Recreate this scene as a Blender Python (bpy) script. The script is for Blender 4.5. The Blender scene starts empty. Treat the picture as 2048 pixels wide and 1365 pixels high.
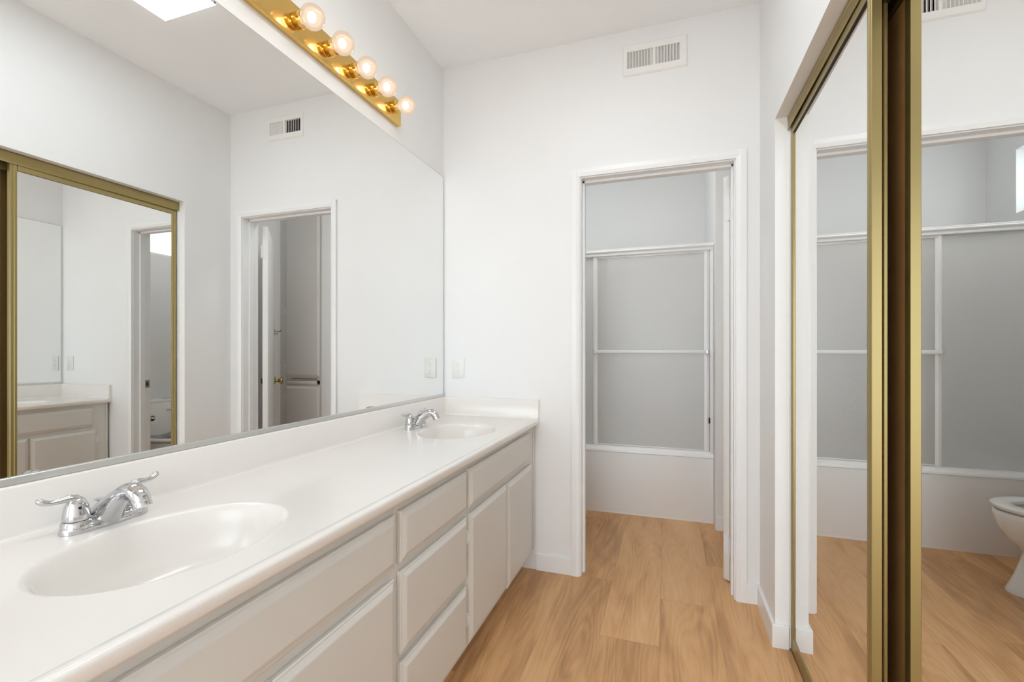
import bpy, bmesh, math, random
from mathutils import Vector, Matrix
random.seed(7)
C = bpy.context.scene.collection
S = bpy.context.scene
PI = math.pi

# ------------------------------------------------------------------ camera
cam = bpy.data.objects.new('camera', bpy.data.cameras.new('camera'))
C.objects.link(cam)
cam.location = (1.1999, 0.0, 1.1575)
cam.rotation_euler = (PI/2, 0, math.radians(18.5083))
cam.data.sensor_width = 36.0
cam.data.lens = 36.0*928.1244/2048.0
cam.data.shift_y = 18.65/2048.0
cam.data.clip_start = 0.01
S.camera = cam

# ------------------------------------------------------------------ world, light levels, exposure
W_SKY = 3.7            # daylight through the small window and the added rear opening
L_PANEL = 9.2         # diffuser of the ceiling light
L_FILL = 19.0        # unseen dome lamp, added to brighten the toilet room
L_BULB = 0.40           # watts per vanity bulb
w = bpy.data.worlds.new('sky'); S.world = w; w.use_nodes = True
w.node_tree.nodes['Background'].inputs[0].default_value = (0.87, 0.945, 1.0, 1)
w.node_tree.nodes['Background'].inputs[1].default_value = W_SKY
S.view_settings.view_transform = 'Standard'
S.view_settings.look = 'None'
S.view_settings.exposure = 0.10
S.view_settings.gamma = 1.0
S.view_settings.use_curve_mapping = False
cy = S.cycles
cy.max_bounces = 24; cy.diffuse_bounces = 9; cy.glossy_bounces = 14
cy.transmission_bounces = 10; cy.transparent_max_bounces = 24
cy.sample_clamp_indirect = 6.0
cy.blur_glossy = 0.3

# ------------------------------------------------------------------ dimensions of the place
YF = 2.3653; YB = 2.485          # far wall, front and back face
XR = 1.5996                      # right wall
H = 2.7433                       # ceiling
YO = 2.049; ZO = 2.0637; YN = 0.525   # closet opening
DX0, DX1, DZ = 0.7755, 1.5, 2.045     # doorway casing inner edges
BX0, BX1, BZ = 0.12, 1.50, 2.1    # unseen opening behind the camera, added for daylight
TX = 0.10; TY = 4.16             # toilet room left wall, tub back wall

# ------------------------------------------------------------------ materials
def nodes(name):
    m = bpy.data.materials.new(name); m.use_nodes = True
    nt = m.node_tree
    return m, nt, nt.nodes['Principled BSDF']
def mat(name, col, rough=0.5, metal=0.0, bump=0.0, bscale=60.0, var=0.0, vscale=3.0, coat=0.0, spec=0.5):
    m, nt, b = nodes(name)
    b.inputs['Base Color'].default_value = (*col, 1)
    b.inputs['Roughness'].default_value = rough
    b.inputs['Metallic'].default_value = metal
    b.inputs['Coat Weight'].default_value = coat
    b.inputs['Specular IOR Level'].default_value = spec
    tc = nt.nodes.new('ShaderNodeTexCoord')
    if bump:
        n = nt.nodes.new('ShaderNodeTexNoise'); n.inputs['Scale'].default_value = bscale
        n.inputs['Detail'].default_value = 3
        bp = nt.nodes.new('ShaderNodeBump'); bp.inputs['Strength'].default_value = bump
        bp.inputs['Distance'].default_value = 0.004
        nt.links.new(tc.outputs['Object'], n.inputs['Vector'])
        nt.links.new(n.outputs['Fac'], bp.inputs['Height'])
        nt.links.new(bp.outputs['Normal'], b.inputs['Normal'])
    if var:
        n = nt.nodes.new('ShaderNodeTexNoise'); n.inputs['Scale'].default_value = vscale
        r = nt.nodes.new('ShaderNodeValToRGB')
        r.color_ramp.elements[0].position = 0.3; r.color_ramp.elements[1].position = 0.7
        r.color_ramp.elements[0].color = (*[c*(1-var) for c in col], 1)
        r.color_ramp.elements[1].color = (*[min(1, c*(1+var)) for c in col], 1)
        nt.links.new(tc.outputs['Object'], n.inputs['Vector'])
        nt.links.new(n.outputs['Fac'], r.inputs['Fac'])
        nt.links.new(r.outputs['Color'], b.inputs['Base Color'])
    return m

M = {}
M['wall'] = mat('wall_paint', (0.80, 0.803, 0.803), 0.55, bump=0.10, bscale=150, var=0.012, vscale=2)
M['ceiling'] = mat('ceiling_paint', (0.87, 0.89, 0.905), 0.8, bump=0.12, bscale=110, var=0.012)
M['trim'] = mat('trim_gloss_white', (0.825, 0.832, 0.836), 0.32, bump=0.03, bscale=40)
M['door'] = mat('door_paint', (0.82, 0.815, 0.80), 0.38, bump=0.04, bscale=50)
M['cabinet'] = mat('cabinet_greige_paint', (0.68, 0.662, 0.625), 0.36, bump=0.05, bscale=60, var=0.015)
M['linen'] = mat('linen_cabinet_paint', (0.66, 0.64, 0.62), 0.4, bump=0.04, bscale=60)
M['marble'] = mat('cultured_marble', (0.83, 0.80, 0.765), 0.20, var=0.012, vscale=5, coat=0.12)
M['chrome'] = mat('chrome', (0.62, 0.625, 0.635), 0.07, 1.0)
M['mirror'] = mat('mirror_silver', (0.90, 0.905, 0.895), 0.0, 1.0)
M['mirror_edge'] = mat('mirror_edge', (0.35, 0.40, 0.38), 0.3)
M['alu'] = mat('brushed_aluminium', (0.70, 0.71, 0.69), 0.32, 0.9)
M['gold'] = mat('gold_anodised_aluminium', (0.375, 0.295, 0.125), 0.36, 0.75, bump=0.02, bscale=30)
M['backing'] = mat('mirror_backing_paint', (0.86, 0.50, 0.20), 0.45, var=0.1)
M['brass'] = mat('polished_brass', (0.80, 0.53, 0.17), 0.13, 1.0)
M['oldbrass'] = mat('aged_brass', (0.50, 0.38, 0.16), 0.22, 1.0, var=0.15, vscale=60)
M['steel'] = mat('dull_steel', (0.35, 0.34, 0.32), 0.35, 0.9)
M['black'] = mat('black_rubber', (0.012, 0.012, 0.012), 0.6)
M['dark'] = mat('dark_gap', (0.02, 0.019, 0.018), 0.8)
M['vent'] = mat('vent_enamel', (0.82, 0.81, 0.79), 0.4)
M['plastic'] = mat('white_plastic', (0.80, 0.795, 0.77), 0.3)
M['porcelain'] = mat('porcelain', (0.80, 0.80, 0.79), 0.08, coat=0.5)
M['tub'] = mat('tub_enamel', (0.87, 0.885, 0.895), 0.22, bump=0.02, bscale=20)
M['paper'] = mat('tissue_paper', (0.85, 0.85, 0.84), 0.9, bump=0.1, bscale=200)
M['card'] = mat('cardboard', (0.10, 0.075, 0.05), 0.9)
M['closet'] = mat('closet_paint', (0.45, 0.40, 0.33), 0.7)
M['ground'] = mat('outside_ground', (0.5, 0.5, 0.47), 0.9)

def emission(name, col, strength):
    m = bpy.data.materials.new(name); m.use_nodes = True; nt = m.node_tree
    nt.nodes.remove(nt.nodes['Principled BSDF'])
    e = nt.nodes.new('ShaderNodeEmission'); e.inputs[0].default_value = (*col, 1); e.inputs[1].default_value = strength
    nt.links.new(e.outputs[0], nt.nodes['Material Output'].inputs[0])
    return m
M['panel_glow'] = emission('light_diffuser', (0.87, 0.945, 1.0), L_PANEL)
M['fill_dome_glow'] = emission('fill_dome_diffuser', (1.0, 0.95, 0.90), L_FILL)
M['filament'] = emission('glowing_filament', (1.0, 0.86, 0.66), 9.0)

def bulb_glass():
    m = bpy.data.materials.new('bulb_glass'); m.use_nodes = True; nt = m.node_tree
    nt.nodes.remove(nt.nodes['Principled BSDF'])
    tr = nt.nodes.new('ShaderNodeBsdfTransparent'); tr.inputs[0].default_value = (1, 0.97, 0.93, 1)
    e = nt.nodes.new('ShaderNodeEmission'); e.inputs[0].default_value = (1.0, 0.76, 0.56, 1); e.inputs[1].default_value = 1.0
    mx = nt.nodes.new('ShaderNodeMixShader'); mx.inputs[0].default_value = 0.78
    gl = nt.nodes.new('ShaderNodeBsdfGlossy'); gl.inputs['Roughness'].default_value = 0.02
    fr = nt.nodes.new('ShaderNodeFresnel'); fr.inputs[0].default_value = 1.4
    m2 = nt.nodes.new('ShaderNodeMixShader')
    nt.links.new(tr.outputs[0], mx.inputs[1]); nt.links.new(e.outputs[0], mx.inputs[2])
    nt.links.new(fr.outputs[0], m2.inputs[0]); nt.links.new(mx.outputs[0], m2.inputs[1]); nt.links.new(gl.outputs[0], m2.inputs[2])
    nt.links.new(m2.outputs[0], nt.nodes['Material Output'].inputs[0])
    return m
M['bulb'] = bulb_glass()

def obscure_glass():
    m = bpy.data.materials.new('obscure_glass'); m.use_nodes = True; nt = m.node_tree
    nt.nodes.remove(nt.nodes['Principled BSDF'])
    tr = nt.nodes.new('ShaderNodeBsdfTransparent'); tr.inputs[0].default_value = (0.95, 0.95, 0.94, 1)
    df = nt.nodes.new('ShaderNodeBsdfDiffuse'); df.inputs[0].default_value = (0.90, 0.89, 0.88, 1)
    tl = nt.nodes.new('ShaderNodeBsdfTranslucent'); tl.inputs[0].default_value = (0.92, 0.91, 0.90, 1)
    gl = nt.nodes.new('ShaderNodeBsdfGlossy'); gl.inputs['Roughness'].default_value = 0.30
    a = nt.nodes.new('ShaderNodeMixShader'); a.inputs[0].default_value = 0.45
    b = nt.nodes.new('ShaderNodeMixShader'); b.inputs[0].default_value = 0.58
    c = nt.nodes.new('ShaderNodeMixShader'); c.inputs[0].default_value = 0.07
    tc = nt.nodes.new('ShaderNodeTexCoord'); n = nt.nodes.new('ShaderNodeTexNoise'); n.inputs['Scale'].default_value = 130
    bp = nt.nodes.new('ShaderNodeBump'); bp.inputs['Strength'].default_value = 0.35; bp.inputs['Distance'].default_value = 0.003
    nt.links.new(tc.outputs['Object'], n.inputs['Vector']); nt.links.new(n.outputs['Fac'], bp.inputs['Height'])
    for x in (df, tl, gl): nt.links.new(bp.outputs[0], x.inputs['Normal'])
    nt.links.new(df.outputs[0], a.inputs[1]); nt.links.new(tl.outputs[0], a.inputs[2])
    nt.links.new(a.outputs[0], b.inputs[1]); nt.links.new(tr.outputs[0], b.inputs[2])
    nt.links.new(b.outputs[0], c.inputs[1]); nt.links.new(gl.outputs[0], c.inputs[2])
    nt.links.new(c.outputs[0], nt.nodes['Material Output'].inputs[0])
    return m
M['obscure'] = obscure_glass()

def clear_glass():
    m = bpy.data.materials.new('window_glass'); m.use_nodes = True; nt = m.node_tree
    nt.nodes.remove(nt.nodes['Principled BSDF'])
    tr = nt.nodes.new('ShaderNodeBsdfTransparent'); tr.inputs[0].default_value = (0.95, 0.97, 0.96, 1)
    gl = nt.nodes.new('ShaderNodeBsdfGlossy'); gl.inputs['Roughness'].default_value = 0.03
    c = nt.nodes.new('ShaderNodeMixShader'); c.inputs[0].default_value = 0.05
    nt.links.new(tr.outputs[0], c.inputs[1]); nt.links.new(gl.outputs[0], c.inputs[2])
    nt.links.new(c.outputs[0], nt.nodes['Material Output'].inputs[0])
    return m
M['pane'] = clear_glass()

def wood_floor():
    m, nt, b = nodes('oak_plank_floor')
    L = nt.links.new
    def N(t, **k):
        n = nt.nodes.new(t)
        for a, v in k.items(): setattr(n, a, v)
        return n
    def math_(op, a, b_=None, c=None):
        n = N('ShaderNodeMath', operation=op)
        for i, v in enumerate((a, b_, c)):
            if v is None: continue
            if isinstance(v, (int, float)): n.inputs[i].default_value = v
            else: L(v, n.inputs[i])
        return n.outputs[0]
    tc = N('ShaderNodeTexCoord'); sp = N('ShaderNodeSeparateXYZ'); L(tc.outputs['Object'], sp.inputs[0])
    PW, PL = 0.2315, 1.52
    xs = math_('DIVIDE', math_('SUBTRACT', sp.outputs[0], 0.938), PW)
    ix = math_('FLOOR', xs); fx = math_('FRACT', xs)
    # end-joint offsets read off row by row: rows -1, 0, 1, 2 end at y = 2.374, 1.900, 2.265, 2.70
    offs = {-2: 1.35, -1: 2.374, 0: 1.900, 1: 2.265, 2: 2.70, 3: 1.60, 4: 2.1}
    off = None
    for k, v in offs.items():
        t = math_('MULTIPLY', math_('COMPARE', ix, float(k), 0.1), v)
        off = t if off is None else math_('ADD', off, t)
    ys = math_('DIVIDE', math_('SUBTRACT', sp.outputs[1], off), PL)
    iy = math_('FLOOR', ys); fy = math_('FRACT', ys)
    cb = N('ShaderNodeCombineXYZ'); L(ix, cb.inputs[0]); L(iy, cb.inputs[1])
    wn = N('ShaderNodeTexWhiteNoise', noise_dimensions='3D'); L(cb.outputs[0], wn.inputs['Vector'])
    sc = N('ShaderNodeSeparateColor'); L(wn.outputs['Color'], sc.inputs[0])
    # per-plank shifted coordinates for the grain
    px = math_('ADD', sp.outputs[0], math_('MULTIPLY', sc.outputs[0], 7.0))
    py = math_('ADD', sp.outputs[1], math_('MULTIPLY', sc.outputs[1], 11.0))
    def grain(sx, sy, detail, dist):
        c = N('ShaderNodeCombineXYZ'); L(math_('MULTIPLY', px, sx), c.inputs[0]); L(math_('MULTIPLY', py, sy), c.inputs[1])
        n = N('ShaderNodeTexNoise'); n.inputs['Scale'].default_value = 1.0; n.inputs['Detail'].default_value = detail
        n.inputs['Distortion'].default_value = dist; n.inputs['Roughness'].default_value = 0.6
        L(c.outputs[0], n.inputs['Vector']); return n.outputs['Fac']
    fine = grain(150, 7.0, 4, 0.4)
    broad = grain(7, 1.3, 2.5, 0.8)
    # cathedral figure: contour rings of a stretched low-frequency noise
    low = grain(7.0, 1.0, 0.5, 0.35)
    ring = math_('ABSOLUTE', math_('SUBTRACT', math_('FRACT', math_('MULTIPLY', low, 15.0)), 0.5))
    v = math_('ADD', math_('MULTIPLY', fine, 0.24), math_('ADD', math_('ADD', math_('MULTIPLY', broad, 0.58), 0.08), math_('MULTIPLY', ring, 0.15)))
    v = math_('ADD', v, math_('MULTIPLY', math_('SUBTRACT', sc.outputs[2], 0.5), 0.13))
    r = N('ShaderNodeValToRGB'); L(v, r.inputs['Fac'])
    e = r.color_ramp.elements
    e[0].position = 0.36; e[0].color = (0.40, 0.207, 0.085, 1)
    e[1].position = 0.82; e[1].color = (0.76, 0.485, 0.265, 1)
    k = r.color_ramp.elements.new(0.56); k.color = (0.64, 0.362, 0.162, 1)
    # joints
    jx = math_('LESS_THAN', math_('MINIMUM', fx, math_('SUBTRACT', 1.0, fx)), 0.0045)
    jy = math_('LESS_THAN', math_('MINIMUM', fy, math_('SUBTRACT', 1.0, fy)), 0.0007)
    j = math_('MAXIMUM', jx, jy)
    mix = N('ShaderNodeMix', data_type='RGBA'); L(math_('MULTIPLY', j, 0.35), mix.inputs[0])
    L(r.outputs['Color'], mix.inputs[6]); mix.inputs[7].default_value = (0.20, 0.105, 0.05, 1)
    L(mix.outputs[2], b.inputs['Base Color'])
    b.inputs['Roughness'].default_value = 0.42
    bp = N('ShaderNodeBump'); bp.inputs['Strength'].default_value = 0.12; bp.inputs['Distance'].default_value = 0.002
    L(math_('SUBTRACT', fine, j), bp.inputs['Height']); L(bp.outputs[0], b.inputs['Normal'])
    return m
M['floor'] = wood_floor()

# ------------------------------------------------------------------ mesh helpers
ORG = Vector((0, 0, 0))       # world origin of the thing being built
class MB:
    """collects shapes; build() links them as ONE mesh object"""
    def __init__(s): s.bm = bmesh.new(); s.sm = None
    def box(s, a, b, bev=0.0, seg=2):
        t = bmesh.new(); bmesh.ops.create_cube(t, size=1)
        a, b = Vector(a), Vector(b)
        for v in t.verts: v.co = Vector([(a[i]+b[i])/2 + v.co[i]*(b[i]-a[i]) for i in range(3)])
        if bev: bmesh.ops.bevel(t, geom=list(t.edges), offset=bev, segments=seg, affect='EDGES', profile=0.5)
        s._add(t); return s
    def _add(s, t):
        me = bpy.data.meshes.new('t'); t.to_mesh(me); t.free(); s.bm.from_mesh(me); bpy.data.meshes.remove(me)
    def prism(s, poly, axis, lo, hi):
        """poly: 2-D points; axis: extrusion axis; other two axes in xyz order"""
        o = [i for i in range(3) if i != axis]
        def P(p, h):
            c = [0, 0, 0]; c[o[0]], c[o[1]] = p; c[axis] = h; return c
        A = [s.bm.verts.new(P(p, lo)) for p in poly]; B = [s.bm.verts.new(P(p, hi)) for p in poly]
        n = len(poly)
        for i in range(n): s.bm.faces.new((A[i], A[(i+1) % n], B[(i+1) % n], B[i]))
        s.bm.faces.new(A); s.bm.faces.new(B[::-1]); return s
    def loft(s, rings, cap0=True, cap1=True):
        R = [[s.bm.verts.new(p) for p in r] for r in rings]; n = len(R[0])
        for a, b in zip(R, R[1:]):
            for i in range(n): s.bm.faces.new((a[i], a[(i+1) % n], b[(i+1) % n], b[i]))
        if cap0: s.bm.faces.new(R[0][::-1])
        if cap1: s.bm.faces.new(R[-1])
        return s
    def tube(s, pts, rad, n=16, flat=1.0):
        """swept round tube along pts with a radius (or list)"""
        pts = [Vector(p) for p in pts]; k = len(pts)
        if not hasattr(rad, '__len__'): rad = [rad]*k
        rings = []; up = None
        for i in range(k):
            t = (pts[min(i+1, k-1)]-pts[max(i-1, 0)]).normalized()
            if up is None: up = Vector((0, 0, 1)) if abs(t.z) < .9 else Vector((1, 0, 0))
            x = t.cross(up).normalized(); y = x.cross(t).normalized(); up = y
            rings.append([pts[i]+x*rad[i]*math.cos(2*PI*j/n)+y*rad[i]*flat*math.sin(2*PI*j/n) for j in range(n)])
        return s.loft(rings)
    def lathe(s, prof, c=(0, 0, 0), axis=2, n=32):
        """prof: (radius, height) pairs"""
        c = Vector(c); o = [i for i in range(3) if i != axis]; rings = []
        for r, h in prof:
            ring = []
            for j in range(n):
                p = [0, 0, 0]; a = 2*PI*j/n
                p[o[0]] = r*math.cos(a); p[o[1]] = r*math.sin(a); p[axis] = h
                ring.append(c+Vector(p))
            rings.append(ring)
        return s.loft(rings)
    def quad(s, *p):
        s.bm.faces.new([s.bm.verts.new(q) for q in p]); return s
    def build(s, name, material, parent=None, smooth=25.0, up=None):
        bm = s.bm
        if s.sm: smooth = s.sm
        bmesh.ops.remove_doubles(bm, verts=list(bm.verts), dist=1e-6)
        bmesh.ops.recalc_face_normals(bm, faces=list(bm.faces))
        if up is not None:
            for f in bm.faces:
                if all(abs(v.co.z-up) < 1e-6 for v in f.verts) and f.normal.z < 0: f.normal_flip()
        for v in bm.verts: v.co -= ORG
        me = bpy.data.meshes.new(name); bm.to_mesh(me); bm.free()
        if smooth is not None:
            me.shade_smooth(); me.set_sharp_from_angle(angle=math.radians(smooth))
        me.materials.append(material)
        o = bpy.data.objects.new(name, me); C.objects.link(o)
        if parent is not None: o.parent = parent
        else: o.location = ORG
        return o
def B(a, b, bev=0.0): return MB().box(a, b, bev)

def thing(name, label, cat, loc, rotz=0.0, group=None):
    global ORG
    o = bpy.data.objects.new(name, None); C.objects.link(o)
    o.empty_display_size = 0.05
    o.location = loc; o.rotation_euler = (0, 0, rotz)
    o['label'] = label; o['category'] = cat
    if group: o['group'] = group
    ORG = Vector(loc)
    return o
def local():
    global ORG
    ORG = Vector((0, 0, 0))
def struct(name, mb, m):
    local()
    o = mb.build(name, m, smooth=12.0); o['kind'] = 'structure'; return o
def copy_tree(o, parent=None):
    c = o.copy(); C.objects.link(c)
    if parent is not None: c.parent = parent
    for ch in list(o.children): copy_tree(ch, c)
    return c

# ================================================================== SETTING
E_ = 0.12
struct('floor', B((-0.2, -3.0, -0.05), (2.5, 4.3, 0.0)), M['floor'])
struct('ceiling', B((-0.2, -1.3, H), (2.5, 4.3, H+0.08)), M['ceiling'])
struct('wall_left', B((-E_, -1.3, 0), (0, YB, H)), M['wall'])
mb = MB()   # wall behind the camera; wide opening added to let in sky light
mb.box((0, -1.3, 0), (BX0, -1.2, H)).box((BX1, -1.3, 0), (2.4, -1.2, H)).box((BX0, -1.3, BZ), (BX1, -1.2, H))
struct('wall_back', mb, M['wall'])
mb = MB()   # far wall with doorway and duct opening behind the vent
JX0, JX1, JZ = DX0-0.012, DX1+0.012, DZ+0.012
VX0, VX1, VZ0, VZ1 = 1.003, 1.265, 2.545, 2.636
mb.box((0, YF, 0), (JX0, YB, H)).box((JX1, YF, 0), (2.3, YB, H)).box((JX0, YF, JZ), (JX1, YB, VZ0))
mb.box((JX0, YF, VZ1), (JX1, YB, H)).box((JX0, YF, VZ0), (VX0, YB, VZ1)).box((VX1, YF, VZ0), (JX1, YB, VZ1))
struct('wall_far', mb, M['wall'])
mb = MB()   # right wall with closet opening
mb.box((XR, YO, 0), (XR+E_, YF, H)).box((XR, -1.2, 0), (XR+E_, YN, H)).box((XR, YN, ZO), (XR+E_, YO, H))
struct('wall_right', mb, M['wall'])
struct('wall_closet_back', B((2.3, -1.2, 0), (2.4, YF, H)), M['closet'])
struct('wall_closet_side', B((XR+E_, 0.30, 0), (2.3, 0.40, H)), M['closet'])
# toilet room
WY0, WY1, WZ0, WZ1 = 2.74, 3.85, 2.035, 2.44
mb = MB()
mb.box((TX-0.14, YB, 0), (TX, TY, WZ0)).box((TX-0.14, YB, WZ1), (TX, TY, H))
mb.box((TX-0.14, YB, WZ0), (TX, WY0, WZ1)).box((TX-0.14, WY1, WZ0), (TX, TY, WZ1))
struct('wall_toilet_left', mb, M['wall'])
struct('wall_tub_back', B((TX-0.14, TY, 0), (2.3, TY+0.1, H)), M['wall'])
struct('wall_tub_right', B((1.494, 3.25, 0), (1.615, TY, H)), M['wall'])
struct('wall_toilet_right', B((2.075, YB, 0), (2.3, TY, H)), M['wall'])

# baseboards
BH, BT = 0.089, 0.012
def base(name, a, b):
    struct(name, MB().box(a, b, 0.0025), M['trim'])
base('baseboard_far', (0.545, YF-BT, 0), (0.735, YF, BH))
mb = MB()
P0 = [(1.5444, YF-.0002), (1.5444, YF-BT), (XR-BT, YF-BT), (XR-BT, YO-BT), (1.645, YO-BT), (1.645, YO-.0002), (XR-.0002, YO-.0002), (XR-.0002, YF-.0002)]
P1 = [(1.5444, YF-.0002), (1.5444, YF-BT+.002), (XR-BT+.002, YF-BT+.002), (XR-BT+.002, YO-BT+.002), (1.645, YO-BT+.002), (1.645, YO-.0002), (XR-.0002, YO-.0002), (XR-.0002, YF-.0002)]
mb.loft([[(*q, 0) for q in P0], [(*q, BH-.002) for q in P0], [(*q, BH) for q in P1]])
struct('baseboard_right', mb, M['trim'])
base('baseboard_tub_right', (1.494, 3.25-BT, 0), (1.62, 3.25, BH))
base('baseboard_toilet_right', (2.075-BT, YB, 0), (2.075, 3.25, BH))
base('baseboard_near', (XR-BT, -1.2, 0), (XR, YN, BH))

# doorway casing (trim_1), jamb with stop (trim_2)
def casing(name, y0, y1):
    mb = MB()
    s = 1 if y1 > y0 else -1
    d = abs(y1-y0)
    def prof(x, inner):   # profile across the casing width: thick outside, thin inside edge
        return None
    XO0, XO1, ZT = 0.735, 1.5444, 2.0835
    poly_l = [(XO0, y0), (XO0, y0+s*d*0.95), (XO0+.004, y1), (XO0+.024, y1), (DX0-.006, y0+s*d*.72), (DX0, y0+s*d*.55), (DX0, y0)]
    mb.prism(poly_l, 2, 0, ZT)
    poly_r = [(XO1, y0), (XO1, y0+s*d*0.95), (XO1-.004, y1), (XO1-.024, y1), (DX1+.006, y0+s*d*.72), (DX1, y0+s*d*.55), (DX1, y0)]
    mb.prism(poly_r, 2, 0, ZT)
    poly_t = [(y0, ZT), (y0+s*d*.95, ZT), (y1, ZT-.004), (y1, ZT-.022), (y0+s*d*.72, DZ+.006), (y0+s*d*.55, DZ), (y0, DZ)]
    mb.prism(poly_t, 0, DX0-.012, DX1+.012)
    return struct(name, mb, M['trim'])
casing('trim_1', YF, YF-0.014)
casing('trim_2', YB, YB+0.014)
mb = MB()
mb.box((JX0, YF+.002, 0), (DX0+.006, YB-.002, DZ-.006)).box((DX1-.006, YF+.002, 0), (JX1, YB-.002, DZ-.006))
mb.box((JX0, YF+.002, DZ-.006), (JX1, YB-.002, JZ))
SY0, SY1 = YF+.045, YF+.078
mb.box((DX0+.006, SY0, 0), (DX0+.017, SY1, DZ-.006), .001).box((DX1-.0145, SY0, 0), (DX1-.006, SY1, DZ-.006), .001)
mb.box((DX0+.006, SY0, DZ-.018), (DX1-.006, SY1, DZ-.006), .001)
struct('trim_3', mb, M['trim'])
# thin white strip at the far side of the closet opening, under the track fascia
struct('trim_4', B((1.6475, YO-.006, 0.006), (1.667, YO, 2.045), .001), M['trim'])
# closet jamb lining is the wall return itself; a header board fills above the track
struct('trim_5', B((1.669, YN, 2.06), (1.72, YO, 2.0637)), M['trim'])

# window_1: high slider in the toilet room
win = bpy.data.objects.new('window_1', None); C.objects.link(win); win['kind'] = 'structure'
win.location = (TX-0.09, (WY0+WY1)/2, WZ0); ORG = Vector(win.location)
mb = MB()
fx0, fx1 = TX-0.115, TX-0.075
mb.box((fx0, WY0, WZ0), (fx1, WY1, WZ0+.028), .002).box((fx0, WY0, WZ1-.028), (fx1, WY1, WZ1), .002)
mb.box((fx0, WY0, WZ0), (fx1, WY0+.028, WZ1), .002).box((fx0, WY1-.028, WZ0), (fx1, WY1, WZ1), .002)
ym = (WY0+WY1)/2
mb.box((fx0, ym-.018, WZ0), (fx1, ym+.018, WZ1), .002)
mb.build('window_frame', M['plastic'], win)
B((TX-.097, WY0+.02, WZ0+.02), (TX-.093, WY1-.02, WZ1-.02)).build('window_pane', M['pane'], win)

# door_1: flush door swung into the toilet room
ang = math.radians(-42.0)           # from +y towards +x
door = bpy.data.objects.new('door_1', None); C.objects.link(door); door['kind'] = 'structure'
door.location = (1.4915, 2.521, 0.0); door.rotation_euler = (0, 0, ang)
local()
DW, DT = 0.708, 0.0345
B((-DT, 0, 0.014), (0, DW, 2.025), .0015).build('door_slab', M['door'], door)
for sx, x0 in ((-1, -DT), (1, 0.0)):
    k = MB().lathe([(.001, 0), (.032, 0), (.032, .003), (.026, .007), (.012, .010), (.010, .024), (.014, .030), (.024, .038), (.0275, .048), (.026, .058), (.018, .064), (.001, .066)], (0, 0, 0), axis=0)
    if sx < 0:
        for v in k.bm.verts: v.co.x = -v.co.x
    for v in k.bm.verts: v.co += Vector((x0, DW-.062, 0.905))
    k.build('door_knob', M['oldbrass'], door)
h = MB().box((-DT-.004, DW-.085, 1.285), (-DT, DW-.055, 1.335), .001)
h.tube([(-DT-.002, DW-.07, 1.315), (-DT-.025, DW-.07, 1.312), (-DT-.042, DW-.07, 1.316), (-DT-.05, DW-.07, 1.324)], [.005, .005, .006, .008], 12)
h.tube([(-DT-.002, DW-.07, 1.297), (-DT-.018, DW-.07, 1.292), (-DT-.026, DW-.07, 1.300)], [.004, .004, .005], 12)
h.build('robe_hook', M['steel'], door)
for z in (0.19, 1.845):
    h = MB().box((-DT+.003, -.0015, z-.045), (-.001, .0, z+.045))
    h.tube([(.004, -.006, z-.045), (.004, -.006, z+.045)], .0055, 12)
    h.box((.004, -.012, z-.045), (.006, -.004, z+.045))
    h.build('door_hinge', M['trim'], door)

# strike plate on the latch jamb
local()
sp_ = thing('strike_plate', 'small dull steel strike plate let into the left door jamb', 'strike plate', (DX0+.006, 2.462, .905))
mb = MB().box((DX0+.006, 2.447, .876), (DX0+.0075, 2.482, .934), .0006)
mb.build('plate', M['steel'], sp_)
B((DX0+.0074, 2.458, .890), (DX0+.0079, 2.470, .920)).build('latch_hole', M['dark'], sp_)

# ================================================================== VANITY
XF = 0.530      # face of the cabinet frames
XD = 0.5305     # back of doors
TOPZ = 0.797
def slab(y0, y1, z0, z1, x0=XD):
    """overlay front with a routed, stepped bevel around a raised flat field"""
    mb = MB(); rings = []
    for ins, x in ((0, x0), (0, x0+.0095), (.0025, x0+.0118), (.006, x0+.0122), (.0175, x0+.0178), (.0205, x0+.0185)):
        rings.append([(x, y0+ins, z0+ins), (x, y1-ins, z0+ins), (x, y1-ins, z1-ins), (x, y0+ins, z1-ins)])
    mb.sm = 9.0
    return mb.loft(rings)
def unit(name, label, y0, y1, rails, stiles, group=None):
    t = thing(name, label, 'cabinet', (0.28, (y0+y1)/2, 0), group=group)
    mb = MB()
    z0, z1 = 0.112, 0.767
    mb.box((0.004, y0, z0), (XF-.0195, y0+.012, z1)).box((0.004, y1-.012, z0), (XF-.0195, y1, z1))
    mb.box((0.0045, y0+.0125, z0+.0005), (XF-.019, y1-.0125, z0+.012)).box((0.0045, y0+.0125, z0+.0125), (0.012, y1-.0125, z1-.0005))
    for (a, b) in stiles: mb.box((XF-.0185, a+.0003, z0+.0003), (XF, b-.0003, z1-.0003))
    for (a, b) in rails: mb.box((XF-.0181, y0+.0006, a), (XF-.0003, y1-.0006, b))
    mb.build('body', M['cabinet'], t)
    B((0.10, y0, 0.0), (XF-.075, y1, z0)).build('toe_kick', M['cabinet'], t)
    return t
RAILS = [(.112, .150), (.560, .622), (.716, .767)]
ZT0, ZT1 = 0.604, 0.737     # top fronts
ZD0, ZD1 = 0.128, 0.577     # doors
def hinge(y, z, t, par):
    s = 1
    mb = MB().box((XD+.001, y-.013, z-.022), (XD+.0025, y-.0005, z+.022), .0005)
    mb.tube([(XD+.006, y-.002, z-.022), (XD+.006, y-.002, z+.022)], .0035, 10)
    mb.box((XD+.0025, y-.003, z-.012), (XD+.0140, y, z+.012), .0008)
    for dz in (-.016, .016): mb.lathe([(.0001, 0), (.003, 0), (.0022, .0012), (.0001, .0014)], (XD+.0025, y-.009, z+dz), axis=0, n=10)
    mb.build('hinge', M['trim'], par)

YA, YB1, YC, YD = 0.10, 1.040, 1.478, 2.352
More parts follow.
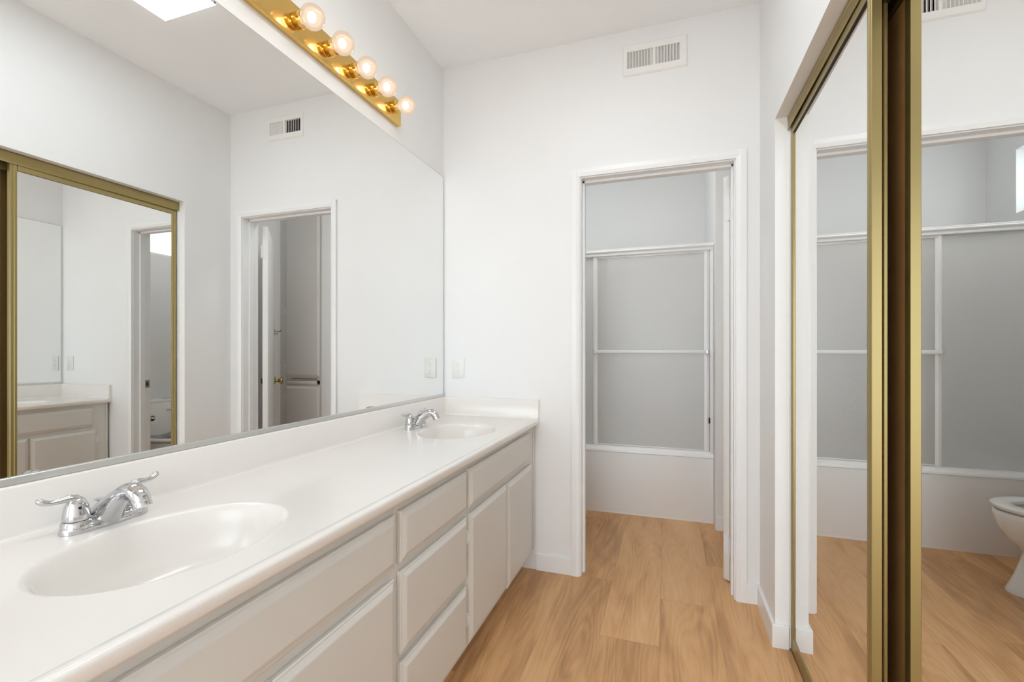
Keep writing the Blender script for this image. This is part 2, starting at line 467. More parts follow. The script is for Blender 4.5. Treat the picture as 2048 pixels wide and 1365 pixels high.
# near sink unit
t = unit('sink_cabinet', 'greige vanity sink cabinet with wide false drawer, nearest the camera', YA, YB1, RAILS, [(YA, YA+.05), (YB1-.022, YB1), (.62, .66)], 'vanity sink cabinets')
slab(YA+.03, 1.028, ZT0, ZT1).build('false_drawer_front', M['cabinet'], t)
d = slab(YA+.03, .638, ZD0, ZD1).build('door', M['cabinet'], t)
d = slab(.641, 1.024, ZD0, ZD1-.002).build('door', M['cabinet'], t)
hb = MB()
hb.box((XD+.001, 1.0265, .435), (XD+.003, 1.0345, .485), .0006)
hb.build('hinge', M['trim'], d)
B((XD+.003, 1.028, .448), (XD+.0037, 1.0335, .462)).build('chipped_hinge_gap', M['dark'], d)
# drawer unit
t = unit('drawer_cabinet', 'greige three drawer cabinet between the two vanity sink cabinets', YB1, YC, [(.112, .150), (.334, .374), (.572, .612), (.735, .767)], [(YB1, YB1+.022), (YC-.022, YC)])
for a, b in ((.604, .738), (.364, .580), (.128, .341)):
    d = slab(1.053, 1.472, a, b).build('drawer', M['cabinet'], t)
# far sink unit
t = unit('sink_cabinet', 'greige vanity sink cabinet with two doors, against the far wall', YC, YD, RAILS, [(YC, YC+.022), (YD-.112, YD), (1.878, 1.912)], 'vanity sink cabinets')
slab(1.492, 2.255, ZT0, ZT1+.004).build('false_drawer_front', M['cabinet'], t)
d = slab(1.494, 1.889, ZD0+.004, ZD1+.004).build('door', M['cabinet'], t)
hinge(1.491, .505, t, d); hinge(1.491, .215, t, d)
d = slab(1.901, 2.275, ZD0-.006, ZD1).build('door', M['cabinet'], t)
for z in (.505, .215):
    mb = MB().box((XD+.001, 2.277, z-.022), (XD+.0025, 2.291, z+.022), .0005)
    mb.tube([(XD+.006, 2.279, z-.022), (XD+.006, 2.279, z+.022)], .0035, 10)
    mb.build('hinge', M['trim'], d)
B((XF, YD-.013, .112), (XF+.006, YD, .767), .001).build('filler_strip', M['cabinet'], t)

# countertop with two moulded basins
top = thing('vanity_countertop', 'long off white cultured marble countertop with two moulded sink basins', 'countertop', (0.28, 1.2, TOPZ))
Y0, Y1 = 0.09, YF-.002
XN = 0.561
SINKS = [(0.307, 0.640, 0.160, 0.208), (0.307, 1.903, 0.160, 0.208)]
mb = MB()
XFL = 0.540    # end of the flat field; the bullnose begins here
prof = [(XFL, TOPZ)]
for k in range(0, 9):
    a = PI/2*k/8
    prof.append((XN-.009+.009*math.sin(a), TOPZ-.009+.009*math.cos(a)))
prof += [(XN, TOPZ-.022), (XN-.003, TOPZ-.0275), (XN-.008, TOPZ-.029), (XFL, TOPZ-.029), (XFL-.02, TOPZ-.018)]
mb.prism(prof, 1, Y0, Y1)
NS = 96
def patch(c, x0, x1, y0, y1):
    """matching rings: a rectangle (24 points a side) and the basin lip"""
    rect = []; q = NS//4
    cs = [(x1, y0), (x1, y1), (x0, y1), (x0, y0)]
    for k in range(4):
        a, b = cs[k], cs[(k+1) % 4]
        for i in range(q): rect.append((a[0]+(b[0]-a[0])*i/q, a[1]+(b[1]-a[1])*i/q, TOPZ))
    lip = []
    for p in rect:
        a = math.atan2((p[1]-c[1])/c[3], (p[0]-c[0])/c[2])
        lip.append((c[0]+c[2]*1.05*math.cos(a), c[1]+c[3]*1.05*math.sin(a), TOPZ))
    return rect, lip, [math.atan2((p[1]-c[1])/c[3], (p[0]-c[0])/c[2]) for p in rect]
PATCH = []; ANGS = []
for c in SINKS:
    y0, y1 = c[1]-.3, c[1]+.3
    PATCH.append((y0, y1))
    ra, la, ANG = patch(c, 0.03, XFL, y0, y1)
    mb.loft([ra, la], False, False)
    ANGS.append(ANG)
ys = [Y0, PATCH[0][0], PATCH[0][1], PATCH[1][0], PATCH[1][1], Y1]
for a, b in ((ys[0], ys[1]), (ys[2], ys[3]), (ys[4], ys[5])):
    mb.quad((0.03, a, TOPZ), (XFL, a, TOPZ), (XFL, b, TOPZ), (0.03, b, TOPZ))
mb.build('top', M['marble'], top, smooth=50, up=TOPZ)
# backsplash with a coved foot
ZB = 0.8977
mb = MB()
pr = [(0.0005, TOPZ-.02), (0.0005, ZB), (0.016, ZB), (0.0195, ZB-.0035), (0.020, TOPZ+.012)]
for k in range(1, 6):
    a = PI/2*k/5; pr.append((0.032-.012*math.cos(a), TOPZ+.012-.012*math.sin(a)))
pr += [(0.032, TOPZ-.02)]
mb.prism(pr, 1, Y0, Y1)
mb.build('backsplash', M['marble'], top, smooth=50)
mb = MB()
pr = [(YF-.0005, TOPZ-.02), (YF-.0005, ZB), (YF-.016, ZB), (YF-.0195, ZB-.0035), (YF-.020, TOPZ+.012)]
for k in range(1, 6):
    a = PI/2*k/5; pr.append((YF-.032+.012*math.cos(a), TOPZ+.012-.012*math.sin(a)))
pr += [(YF-.032, TOPZ-.02)]
mb.prism(pr, 0, 0.018, XN-.001)
mb.build('side_splash', M['marble'], top, smooth=50)
for c, ANG in zip(SINKS, ANGS):
    mb = MB(); rings = []
    for s, dz in ((1.05, 0), (1.040, -.00015), (1.025, -.0010), (1.008, -.0030), (.990, -.0065), (.970, -.0125), (.948, -.0225), (.925, -.038), (.905, -.058), (.86, -.082), (.79, -.104), (.68, -.120), (.5, -.130), (.3, -.1345), (.14, -.136)):
        sh = max(0, 1-s)*0.05   # bowl bottom sits a little towards the back
        rings.append([(c[0]-sh*(1 if s < 1.04 else 0)+c[2]*s*math.cos(a), c[1]+c[3]*s*math.sin(a), TOPZ+dz) for a in ANG])
    mb.loft(rings, False, True)
    bas = mb.build('sink_basin', M['marble'], top, smooth=60)
    MB().lathe([(.001, 0), (.020, 0), (.022, .002), (.022, .003), (.016, .0035), (.014, .002), (.001, .004)], (c[0]-.043, c[1], TOPZ-.1365)).build('drain', M['chrome'], bas)

# ------------------------------------------------------------------ faucets
def faucet_parts(root):
    mb = MB(); rings = []; n = 40       # oval base plate with raised ends
    def oval(hx, hy, z):
        r = []
        for j in range(n):
            a = 2*PI*j/n; ca, sa = math.cos(a), math.sin(a)
            r.append((hx*math.copysign(abs(ca)**.75, ca), hy*math.copysign(abs(sa)**.75, sa), z))
        return r
    mb.loft([oval(.0265, .0785, 0), oval(.0265, .0785, .006), oval(.0255, .0775, .010), oval(.021, .073, .016), oval(.012, .064, .0185)])
    mb.build('base_plate', M['chrome'], root, smooth=50)
    for s in (-1, 1):
        mb = MB()
        mb.lathe([(.0245, .008), (.0245, .020), (.022, .0235)], (0, s*.0515, 0), n=32)
        mb.build('handle_collar', M['chrome'], root, smooth=50)
        mb = MB()
        mb.lathe([(.0215, .0245), (.0222, .028), (.0215, .036), (.0195, .047), (.0165, .057), (.013, .064), (.008, .0685), (.001, .070)], (0, s*.0515, 0), n=32)
        hd = mb.build('handle', M['chrome'], root, smooth=60)
        pts = [(0, s*.045, .058), (0, s*.054, .0660), (-.001, s*.065, .0685), (-.003, s*.078, .0672), (-.005, s*.090, .0670), (-.007, s*.099, .070), (-.008, s*.1055, .0745), (-.0085, s*.109, .078)]
        MB().tube(pts, [.010, .0105, .0085, .0068, .0062, .0072, .0074, .0030], 16, flat=.8).build('lever', M['chrome'], hd, smooth=60)
        MB().lathe([(.0001, 0), (.0028, 0), (.0028, .0012), (.0001, .0014)], (.0185, s*.0515-.004, .050), axis=0, n=12).build('set_screw', M['black'], hd)
    # spout: broad at the foot, sweeping up and forwards to a rounded head
    mb = MB()
    P = [(-.006, 0, .004), (.000, 0, .016), (.010, 0, .028), (.024, 0, .041), (.040, 0, .0545), (.056, 0, .0655), (.072, 0, .0725), (.085, 0, .0735), (.096, 0, .069), (.104, 0, .060), (.1075, 0, .0515)]
    R = [.034, .0315, .0275, .0235, .0205, .0185, .0175, .0175, .0178, .0172, .0160]
    mb.tube(P, R, 24)
    sp = mb.build('spout', M['chrome'], root, smooth=60)
    a = Vector((.1070, 0, .0530)); d = Vector((.42, 0, -.91)).normalized()
    MB().tube([a, a+d*.003, a+d*.010, a+d*.0105], [.0165, .0170, .0165, .0120], 24).build('aerator', M['chrome'], sp, smooth=50)
    rod = MB().tube([(-.018, 0, .012), (-.018, 0, .040)], .003, 10)
    rod.lathe([(.003, .038), (.006, .044), (.0105, .0475), (.0105, .049), (.001, .050)], (-.018, 0, 0), n=20)
    rod.build('pop_up_rod', M['chrome'], root, smooth=50)
f1 = thing('faucet', 'chrome two handle faucet at the nearer sink', 'faucet', (0, 0, 0), group=None); local()
faucet_parts(f1)
f1['group'] = 'faucets on the vanity countertop'
f1.location = (0.0865, 0.651, TOPZ+.0004)
f2 = copy_tree(f1); f2['label'] = 'chrome two handle faucet at the farther sink, near the wall outlet'
f2['group'] = f1['group']
f2.location = (0.0865, 1.912, TOPZ+.0004)

# ------------------------------------------------------------------ wall mirror
XM = 0.0045
mt = thing('wall_mirror', 'huge frameless wall mirror above the vanity backsplash', 'mirror', (0, 1.25, 0.92))
MY0, MY1, MZ0, MZ1 = 0.10, 2.3537, 0.904, 2.1335
mb = MB().quad((XM, MY0, MZ0), (XM, MY1-.002, MZ0), (XM, MY1-.002, MZ1-.002), (XM, MY0, MZ1-.002))
mb.build('glass', M['mirror'], mt)
mb = MB()
mb.box((0.0002, MY0, MZ0), (XM-.0002, MY1, MZ1))
mb.prism([(XM-.0005, MY1-.002), (XM-.0001, MY1-.002), (XM-.002, MY1), (0.001, MY1)], 2, MZ0, MZ1)
mb.prism([(XM-.0005, MZ1-.002), (XM-.0001, MZ1-.002), (XM-.002, MZ1), (0.001, MZ1)], 1, MY0, MY1)
mb.build('backing', M['mirror_edge'], mt)
mb = MB().prism([(0.0002, .8985), (.0085, .8985), (.0095, .8995), (.0095, .9125), (.0085, .914), (.0050, .914), (.0050, .903), (0.0002, .903)], 1, MY0, MY1+.003)
mb.build('bottom_channel', M['alu'], mt)

# ------------------------------------------------------------------ vanity light bar
lb = thing('vanity_light_bar', 'polished brass light bar with round clear bulbs above the wall mirror', 'light', (0, 1.28, 2.26))
PX = 0.0215; PZ0, PZ1 = 2.2025, 2.3165; PY0, PY1 = 0.666, 1.8875
mb = MB()
mb.prism([(0.0003, PZ0), (PX-.004, PZ0), (PX-.001, PZ0+.0015), (PX, PZ0+.006), (PX, PZ1-.006), (PX-.001, PZ1-.0015), (PX-.004, PZ1), (0.0003, PZ1)], 1, PY0, PY1)
mb.build('plate', M['brass'], lb, smooth=20)
bulbs = [(1.2403, 2.260), (1.4018, 2.268), (1.5395, 2.262), (1.6738, 2.2625), (1.8301, 2.259), (1.090, 2.26), (.938, 2.26), (.786, 2.26)]
ybar = [1.2455, 1.3975, 1.5395, 1.6780, 1.8265, 1.090, .938, .786]
for i, (by, bz) in enumerate(bulbs):
    by = ybar[i]; r = .0395
    mb = MB().lathe([(.0255, 0), (.0265, .0015), (.0265, .0295), (.0255, .031), (.0235, .031), (.0235, .014), (.001, .013)], (PX+.0008, by, 2.2605), axis=0)
    so = mb.build('socket', M['brass'], lb, smooth=40)
    prof = [(.0125, .018), (.013, .026), (.016, .033)]
    cx = .0665   # bulb centre from the plate
    for k in range(5, 29):
        a = PI - PI*k/28
        if r*math.sin(a) > .016 or k > 14: prof.append((max(.0003, r*math.sin(a)), cx+r*math.cos(a)))
    bu = MB().lathe(prof, (PX, by, bz), axis=0, n=36).build('bulb', M['bulb'], lb, smooth=70)
    MB().lathe([(.0003, -.017), (.008, -.015), (.0125, -.009), (.0142, 0), (.0125, .009), (.008, .015), (.0003, .017)], (PX+cx-.004, by, bz), axis=2, n=16).build('filament', M['filament'], bu, smooth=70)
    MB().lathe([(.001, .014), (.0125, .014), (.0128, .016), (.0128, .024), (.001, .024)], (PX, by, bz), axis=0, n=24).build('bulb_cap', M['oldbrass'], bu)
    ld = bpy.data.lights.new('bulb_light', 'POINT'); ld.energy = L_BULB; ld.color = (1.0, 0.84, 0.66); ld.shadow_soft_size = .012
    lo = bpy.data.objects.new('bulb_light', ld); C.objects.link(lo); lo.parent = bu
    lo.location = Vector((PX+cx+.012, by, bz))-ORG

# ------------------------------------------------------------------ ceiling light
cl = thing('ceiling_light', 'bright white rectangular ceiling light seen in the wall mirror', 'light', (.918, .965, H))
x0, x1, y0, y1 = .758, 1.0785, .355, 1.5735
mb = MB()
mb.box((x0, y0, H-.012), (x0+.006, y1, H-.0005)).box((x1-.006, y0, H-.012), (x1, y1, H-.0005))
mb.box((x0, y0, H-.012), (x1, y0+.006, H-.0005)).box((x0, y1-.006, H-.012), (x1, y1, H-.0005))
mb.build('frame', M['trim'], cl)
B((x0-.0005, y0-.0005, H-.014), (x1+.0005, y1+.0005, H-.0122)).build('diffuser', M['panel_glow'], cl)

tl_ = thing('ceiling_light', 'added unseen dome fill light on the toilet room ceiling', 'light', (.85, 2.92, H))  # added fill lamp, out of view; lifts the dark tub side
MB().lathe([(.001, H-.0005), (.165, H-.0005), (.165, H-.018), (.158, H-.020), (.001, H-.020)], (.85, 2.92, 0), n=48).build('base', M['trim'], tl_, smooth=40)
MB().lathe([(.155, H-.0205), (.150, H-.040), (.128, H-.062), (.09, H-.078), (.045, H-.086), (.001, H-.088)], (.85, 2.92, 0), n=48).build('dome', M['fill_dome_glow'], tl_, smooth=60)

# ------------------------------------------------------------------ air vent
vt = thing('air_vent', 'white metal air register high on the far wall', 'vent', (1.14, YF, 2.59))
A0, A1, AZ0, AZ1 = .9885, 1.2915, 2.514, 2.668
sx0, sx1, sz0, sz1 = 1.008, 1.259, 2.549, 2.6315
mb = MB()
yv = YF-.008
def ringbox(mb, X0, X1, Z0, Z1, x0, x1, z0, z1):
    o = [(X0, YF-.0005, Z0), (X1, YF-.0005, Z0), (X1, YF-.0005, Z1), (X0, YF-.0005, Z1)]
    e = [(X0+.006, yv, Z0+.006), (X1-.006, yv, Z0+.006), (X1-.006, yv, Z1-.006), (X0+.006, yv, Z1-.006)]
    i = [(x0, yv, z0), (x1, yv, z0), (x1, yv, z1), (x0, yv, z1)]
    j = [(x0, YF+.004, z0), (x1, YF+.004, z0), (x1, YF+.004, z1), (x0, YF+.004, z1)]
    mb.loft([o, e, i, j], False, False)
ringbox(mb, A0, A1, AZ0, AZ1, sx0, sx1, sz0, sz1)
mb.box((1.1335, yv, sz0), (1.1455, YF+.006, sz1))
mb.build('face_plate', M['vent'], vt, smooth=25)
for g, (a, b, s) in enumerate(((1.008, 1.1335, 1), (1.1455, 1.259, -1))):
    n = 9 if g == 0 else 8
    for k in range(n):
        xc = a+(b-a)*(k+.5)/n - s*.006
        pts = []
        for q in range(6):     # curved blade: straight at the face, bending sideways inside
            u = q/5; pts.append((xc+s*.0135*(u**1.3), yv+.0005+u*.016))
        th = .0012
        poly = [(p[0]-th, p[1]) for p in pts]+[(p[0]+th, p[1]) for p in pts[::-1]]
        MB().prism(poly, 2, sz0, sz1).build('louver', M['vent'], vt)
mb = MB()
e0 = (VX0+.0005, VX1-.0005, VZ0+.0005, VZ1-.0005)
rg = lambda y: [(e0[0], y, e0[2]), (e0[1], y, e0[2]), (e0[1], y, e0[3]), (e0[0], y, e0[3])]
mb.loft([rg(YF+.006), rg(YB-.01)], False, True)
mb.build('duct_shade', M['dark'], vt)  # shade of the duct put into a near-black lining
for (sx, sz) in ((A0+.012, 2.592), (A1-.012, 2.592)):
    MB().lathe([(.0001, -.002), (.0035, -.0012), (.004, 0)], (sx, yv, sz), axis=1, n=14).build('screw', M['vent'], vt)

# ------------------------------------------------------------------ outlet
ot = thing('wall_outlet', 'white duplex electrical outlet on the far wall above the countertop', 'outlet', (.0925, YF, 1.0575))
MB().box((.0560, YF-.0055, 1.0015), (.1290, YF-.0002, 1.1140), .002).build('cover_plate', M['plastic'], ot)
for zc in (1.0385, 1.0770):
    mb = MB(); n = 28
    ring = lambda y, k: [(.0925+.0168*k*math.cos(2*PI*j/n), y, zc+max(-.0135, min(.0135, .0172*math.sin(2*PI*j/n)))*k) for j in range(n)]
    mb.loft([ring(YF-.0050, 1), ring(YF-.0066, 1), ring(YF-.0070, .95)])
    fc = mb.build('receptacle', M['plastic'], ot)
    mb = MB().box((.0858, YF-.0074, zc-.0005), (.0876, YF-.0069, zc+.0075)).box((.0972, YF-.0074, zc+.0005), (.0988, YF-.0069, zc+.0070))
    mb.lathe([(.0001, YF-.0074), (.0026, YF-.0074), (.0026, YF-.0069), (.0001, YF-.0069)], (.0925, 0, zc-.0075), axis=1, n=14)
    mb.build('slots', M['steel'], fc)
MB().lathe([(.0001, YF-.0068), (.0025, YF-.0066), (.003, YF-.0054)], (.0925, 0, 1.0577), axis=1, n=14).build('screw', M['plastic'], ot)

# ================================================================== CLOSET
tk = thing('closet_track', 'gold metal top track fascia of the mirrored closet doors', 'door track', (1.66, 1.29, 2.01))
mb = MB()
FX, FZ0, FZ1 = 1.6420, 2.0102, 2.0595
mb.prism([(FX, FZ0), (FX, FZ0+.004), (FX+.0012, FZ0+.007), (FX+.0012, FZ1-.013), (FX, FZ1-.010), (FX, FZ1), (FX+.0016, FZ1), (FX+.0016, FZ0+.002), (FX+.0010, FZ0)], 1, YN+.002, YO-.0025)
mb.build('fascia', M['gold'], tk, smooth=20)
mb = MB()
mb.box((FX+.0022, YN+.002, FZ1-.003), (1.72, YO-.0025, FZ1)).box((1.6775, YN+.002, 2.028), (1.6795, YO-.0025, FZ1)).box((1.7170, YN+.002, 2.028), (1.72, YO-.0025, FZ1))
mb.build('rail', M['gold'], tk)
bt = thing('closet_track', 'thin gold floor guide under the mirrored closet doors', 'door track', (1.68, 1.29, 0))
mb = MB()
mb.box((1.651, YN+.002, 0.0), (1.720, YO-.002, .002)).box((1.6755, YN+.002, 0.002), (1.6775, YO-.002, .007))
mb.build('floor_guide', M['gold'], bt)

def mirror_door(label, loc, rot, wd, back_stile=.026):
    t = thing('sliding_mirror_door', label, 'closet door', loc, rot, 'sliding mirror closet doors')
    local()
    Z0, Z1 = 0.008, 2.022; h = wd/2
    f0, f1 = -.0050, .0155     # frame front, frame back (mirror face is x = 0)
    for s in (-1, 1):
        e = s*h; i = s*(h-.026)
        # channel stile with two ribs on its front
        q = [(e, f1), (e, f0+.0015), (e-s*.0015, f0), (e-s*.008, f0), (e-s*.0095, f0+.0015), (e-s*.0145, f0+.0015), (e-s*.016, f0), (i+s*.002, f0), (i, f0+.0020), (i, f1-.006), (i, f1)]
        MB().prism([(b, a) for a, b in q], 2, Z0, Z1).build('stile', M['gold'], t, smooth=20)
    for (a, b) in ((Z0, .060), (1.985, Z1)):
        if a < 1:
            MB().prism([(f1, a), (f0+.0006, a), (f0+.0006, b-.003), (f0+.003, b), (f1, b)], 1, -h+.026, h-.026).build('rail', M['gold'], t, smooth=20)
        else:
            r_ = MB().prism([(f1, a+.004), (-.0044, a+.004), (-.0044, a), (-.0056, a), (-.0060, a+.003), (-.0055, a+.006), (-.0055, b), (f1, b)], 1, -h+.026, h-.026).build('rail', M['gold'], t, smooth=20)
            B((-.0042, -h+.026, a+.0004), (-.0002, h-.026, a+.0038)).build('seal_strip', M['black'], r_)
    m = MB().quad((0, -h+.0255, .0595), (0, h-.0255, .0595), (0, h-.0255, 1.9855), (0, -h+.0255, 1.9855))
    m.build('mirror', M['mirror'], t)
    B((.002, -h+.0255, .0595), (.006, h-.0255, 1.9855)).build('backing', M['backing'], t)
    return t
D1 = mirror_door('gold framed sliding mirror closet door farther from the camera, in front track', (1.6535, 1.6565, 0), math.radians(-0.45), .759)
D2 = mirror_door('gold framed sliding mirror closet door nearer the camera, in rear track', (1.6911, 0.943, 0), math.radians(-0.30), .826)

# ================================================================== TOILET ROOM
# bathtub
tb = thing('bathtub', 'white alcove bathtub behind the glass sliding doors', 'bathtub', (.8, 3.75, 0))
x0, x1, y0, y1 = TX+.001, 1.493, 3.35, TY-.001
mb = MB()
def rr(hx0, hx1, hy0, hy1, z, r, n=6):
    p = []
    for (cx, cy_, a0) in ((hx1-r, hy1-r, 0), (hx0+r, hy1-r, PI/2), (hx0+r, hy0+r, PI), (hx1-r, hy0+r, 1.5*PI)):
        for k in range(n+1):
            a = a0+PI/2*k/n; p.append((cx+r*math.cos(a), cy_+r*math.sin(a), z))
    return p
RZ = .4565
mb.loft([rr(x0, x1, y0+.012, y1, 0, .004), rr(x0, x1, y0+.012, y1, .015, .004), rr(x0, x1, y0+.004, y1, .03, .004), rr(x0, x1, y0, y1, RZ-.022, .004), rr(x0, x1, y0-.004, y1, RZ-.018, .004), rr(x0, x1, y0-.004, y1, RZ-.005, .004), rr(x0, x1, y0, y1, RZ, .004),
         rr(x0+.07, x1-.07, y0+.09, y1-.05, RZ, .1), rr(x0+.085, x1-.085, y0+.105, y1-.06, RZ-.02, .1), rr(x0+.15, x1-.13, y0+.15, y1-.10, .12, .12), rr(x0+.2, x1-.18, y0+.2, y1-.15, .08, .1)])
mb.build('tub_shell', M['tub'], tb, smooth=40)

# shower enclosure rails
se = thing('shower_enclosure_frame', 'white aluminium header, sill and side jambs above the bathtub rim', 'shower frame', (.8, 3.38, RZ))
YS = 3.362
x0, x1 = TX+.002, 1.4925
mb = MB().prism([(YS, 1.829), (YS-.004, 1.834), (YS-.004, 1.842), (YS, 1.845), (YS-.001, 1.850), (YS-.010, 1.856), (YS-.012, 1.862), (YS-.008, 1.868), (YS-.001, 1.870), (YS-.003, 1.874), (YS-.002, 1.879), (YS+.045, 1.879), (YS+.045, 1.829), (YS+.041, 1.829), (YS+.041, 1.87), (YS+.004, 1.868), (YS+.004, 1.829)], 0, x0, x1)
mb.build('header', M['trim'], se, smooth=30)
mb = MB().prism([(YS-.004, RZ), (YS-.002, .462), (YS+.004, .470), (YS+.006, .478), (YS+.012, .478), (YS+.012, .464), (YS+.022, .464), (YS+.022, .474), (YS+.026, .474), (YS+.026, .464), (YS+.04, .464), (YS+.044, RZ)], 0, x0, x1)
mb.build('sill', M['trim'], se, smooth=30)
for a, b in ((x0, x0+.022), (x1-.022, x1)):
    MB().box((a, YS, .466), (b, YS+.04, 1.832), .002).build('side_jamb', M['trim'], se)
B((x1-.030, YS-.003, .668), (x1-.021, YS+.012, .705), .001).build('bumper', M['black'], se)

def shower_panel(label, xa, xb, y, bar):
    t = thing('shower_door_panel', label, 'shower door', ((xa+xb)/2, y, .474), 0, 'sliding shower door panels')
    z0, z1 = .466 if not bar else .480, 1.838
    fw = .030
    for a, b in ((xa, xa+fw), (xb-fw, xb)):
        m = MB().prism([(a, y+.009), (a, y-.006), (a+.006, y-.009), (a+fw*.55, y-.0095), (b-.004, y-.005), (b, y-.003), (b, y+.009)], 2, z0, z1)
        m.build('stile', M['trim'], t, smooth=25)
    MB().box((xa+fw, y-.006, z0), (xb-fw, y+.006, z0+.008), .001).build('bottom_rail', M['trim'], t)
    MB().box((xa+fw, y-.006, z1-.022), (xb-fw, y+.006, z1), .001).build('top_rail', M['trim'], t)
    B((xa+fw-.004, y-.0022, z0+.006), (xb-fw+.004, y+.0022, z1-.02)).build('glass_pane', M['obscure'], t)
    if bar:
        zb = 1.147
        m = MB()
        m.box((xa+.010, y-.046, zb-.0125), (xb-.010, y-.034, zb+.0125), .005)
        br = m.build('towel_bar', M['trim'], t)
        for xx in (xa+.004, xb-.020):
            MB().box((xx, y-.049, zb-.0155), (xx+.018, y-.008, zb+.0155), .003).build('bar_bracket', M['alu'], br)
    return t
shower_panel('obscure glass shower door panel with towel bar, right front one', .692, 1.4645, YS+.012, True)
shower_panel('obscure glass shower door panel behind the other, on the left', TX+.026, .788, YS+.030, False)

# toilet
TC = 2.88
TSH = -.082
tl = thing('toilet', 'white porcelain toilet with seat lid raised, reflected in the closet mirror', 'toilet', (.42, TC, 0))
def egg(xb, xf, hw, z, n=40, pw=2.2):
    """egg outline: blunt at the back, longer curve at the front"""
    xm = xb+(xf-xb)*.42; p = []
    for j in range(n):
        a = 2*PI*j/n; ca, sa = math.cos(a), math.sin(a)
        x = xm+(xf-xm)*math.copysign(abs(ca)**(2/pw), ca) if ca > 0 else xm+(xm-xb)*math.copysign(abs(ca)**(2/2.8), ca)
        p.append((x+TSH*(1 if x > .3 else max(0, (x-.14)/.16)), TC+hw*math.copysign(abs(sa)**(2/2.2), sa), z))
    return p
mb = MB()
mb.loft([egg(.20, .738, .118, 0), egg(.20, .738, .118, .010), egg(.205, .728, .110, .03), egg(.21, .708, .098, .08), egg(.21, .688, .090, .14), egg(.20, .674, .090, .195),
         egg(.19, .700, .108, .222), egg(.17, .740, .138, .260), egg(.15, .766, .166, .312), egg(.14, .778, .180, .358), egg(.14, .781, .184, .384), egg(.15, .772, .177, .391),
         egg(.26, .725, .125, .394), egg(.28, .70, .11, .36), egg(.32, .62, .07, .27)])
mb.build('bowl', M['porcelain'], tl, smooth=60)
mb = MB()
mb.loft([egg(.27, .780, .186, .398), egg(.265, .785, .190, .404), egg(.265, .785, .190, .413), egg(.27, .779, .184, .4175), egg(.335, .715, .118, .4175), egg(.34, .71, .113, .412), egg(.34, .71, .113, .398)], False, False)
mb.build('seat', M['plastic'], tl, smooth=50)
# raised lid leaning on the tank
mb = MB()
def lidring(ins, t):
    base = egg(.0, .515, .188, 0)
    ctr = Vector((.24, TC, 0)); out = []
    for q in base:
        d = Vector(q)-ctr; d *= (1-ins/.19); q = ctr+d
        L_ = q.x; lean = math.radians(99)
        out.append((.335+L_*.74*math.cos(lean)-t*math.sin(lean), q.y, .420+L_*.74*math.sin(lean)+t*math.cos(lean)))
    return out
mb.loft([lidring(.006, 0), lidring(0, .004), lidring(0, .012), lidring(.006, .017)])
mb.build('lid', M['plastic'], tl, smooth=50)
mb = MB()
mb.loft([rr(.115, .265, TC-.175, TC+.175, .385, .03), rr(.112, .270, TC-.19, TC+.19, .42, .035), rr(.108, .282, TC-.205, TC+.205, .685, .035)])
mb.build('tank', M['porcelain'], tl, smooth=40)
mb = MB()
mb.loft([rr(.104, .288, TC-.212, TC+.212, .686, .035), rr(.102, .291, TC-.215, TC+.215, .692, .036), rr(.102, .291, TC-.215, TC+.215, .710, .036), rr(.112, .282, TC-.206, TC+.206, .718, .034)])
mb.build('tank_lid', M['porcelain'], tl, smooth=40)
mb = MB().tube([(.283, TC+.15, .64), (.300, TC+.15, .64)], .010, 14).tube([(.300, TC+.15, .64), (.303, TC+.11, .636), (.303, TC+.075, .632)], [.006, .006, .005], 12)
mb.build('flush_lever', M['chrome'], tl)

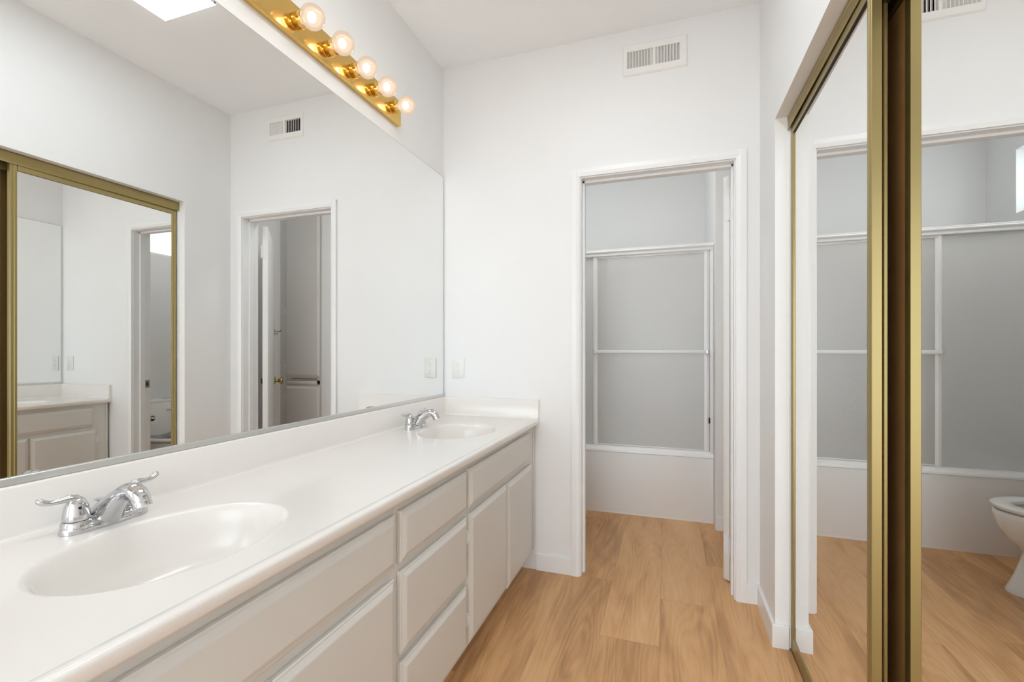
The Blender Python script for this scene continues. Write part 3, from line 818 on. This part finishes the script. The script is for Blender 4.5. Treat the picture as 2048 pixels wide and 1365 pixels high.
# toilet paper on its holder
hp = thing('toilet_paper_holder', 'toilet paper holder on the wall beside the doorway, seen in the mirrors', 'toilet paper holder', (.64, YB, .63))
for xx in (.575, .715):
    mb = MB().box((xx-.007, YB, .615), (xx+.007, YB+.010, .665), .002).box((xx-.006, YB+.008, .622), (xx+.006, YB+.085, .640), .003)
    mb.build('bracket', M['chrome'], hp)
MB().tube([(.575, YB+.075, .631), (.715, YB+.075, .631)], .008, 14).build('roller', M['plastic'], hp)
rl = thing('toilet_paper_roll', 'white toilet paper roll on its holder by the doorway', 'toilet paper', (.645, YB+.075, .626))
mb = MB().lathe([(.0205, .588), (.050, .588), (.052, .590), (.052, .699), (.050, .701), (.0205, .701), (.0205, .588)], (0, YB+.075, .626), axis=0, n=36)
mb.build('paper', M['paper'], rl)
MB().lathe([(.0185, .587), (.0205, .587), (.0205, .702), (.0185, .702), (.0185, .587)], (0, YB+.075, .626), axis=0, n=24).build('core', M['card'], rl)

# linen cabinet right of the tub
lc = thing('linen_cabinet', 'tall built in grey white linen cabinet beyond the open door', 'cabinet', (1.845, 3.45, 0))
x0, x1, y0 = 1.6155, 2.0745, 3.262
mb = MB()
mb.box((x0, y0, 0), (x0+.028, y0+.02, H-.001)).box((x1-.07, y0, 0), (x1, y0+.02, H-.001))
for a, b in ((0.001, .10), (.835, .862), (.897, .940), (2.60, H-.002)): mb.box((x0+.0285, y0+.0003, a), (x1-.0705, y0+.0195, b))
mb.box((x0+.0003, y0+.0203, 0.001), (x0+.012, 3.9, H-.002)).box((x1-.012, y0+.0203, 0.001), (x1-.0003, 3.9, H-.002)).box((x0+.0125, 3.89, 0.002), (x1-.0125, 3.8995, H-.003))
mb.build('body', M['linen'], lc)
def yslab(xa, xb, za, zb):
    m = MB(); rings = []
    for ins, y in ((0, y0-.001), (0, y0-.010), (.003, y0-.012), (.006, y0-.0125), (.018, y0-.018), (.021, y0-.019)):
        rings.append([(xa+ins, y, za+ins), (xb-ins, y, za+ins), (xb-ins, y, zb-ins), (xa+ins, y, zb-ins)])
    m.sm = 9.0
    return m.loft(rings)
dd = yslab(1.638, 2.003, .928, 2.585).build('upper_door', M['linen'], lc)
for z in (1.02, 1.5, 2.45): MB().box((2.003, y0-.008, z-.022), (2.018, y0-.001, z+.022), .001).build('hinge', M['trim'], dd)
dd = yslab(1.638, 2.003, .11, .846).build('lower_door', M['linen'], lc)
for z in (.20, .75): MB().box((2.003, y0-.008, z-.022), (2.018, y0-.001, z+.022), .001).build('hinge', M['trim'], dd)
MB().box((1.668, y0-.014, .862), (1.988, y0-.001, .893), .003).build('pull_out_board', M['linen'], lc)
B((1.668, y0-.002, .9055), (1.950, y0-.0005, .9115)).build('slot', M['dark'], lc)
MB().tube([(1.652, y0, .878), (1.652, y0-.014, .878)], .005, 10).build('catch', M['dark'], lc)
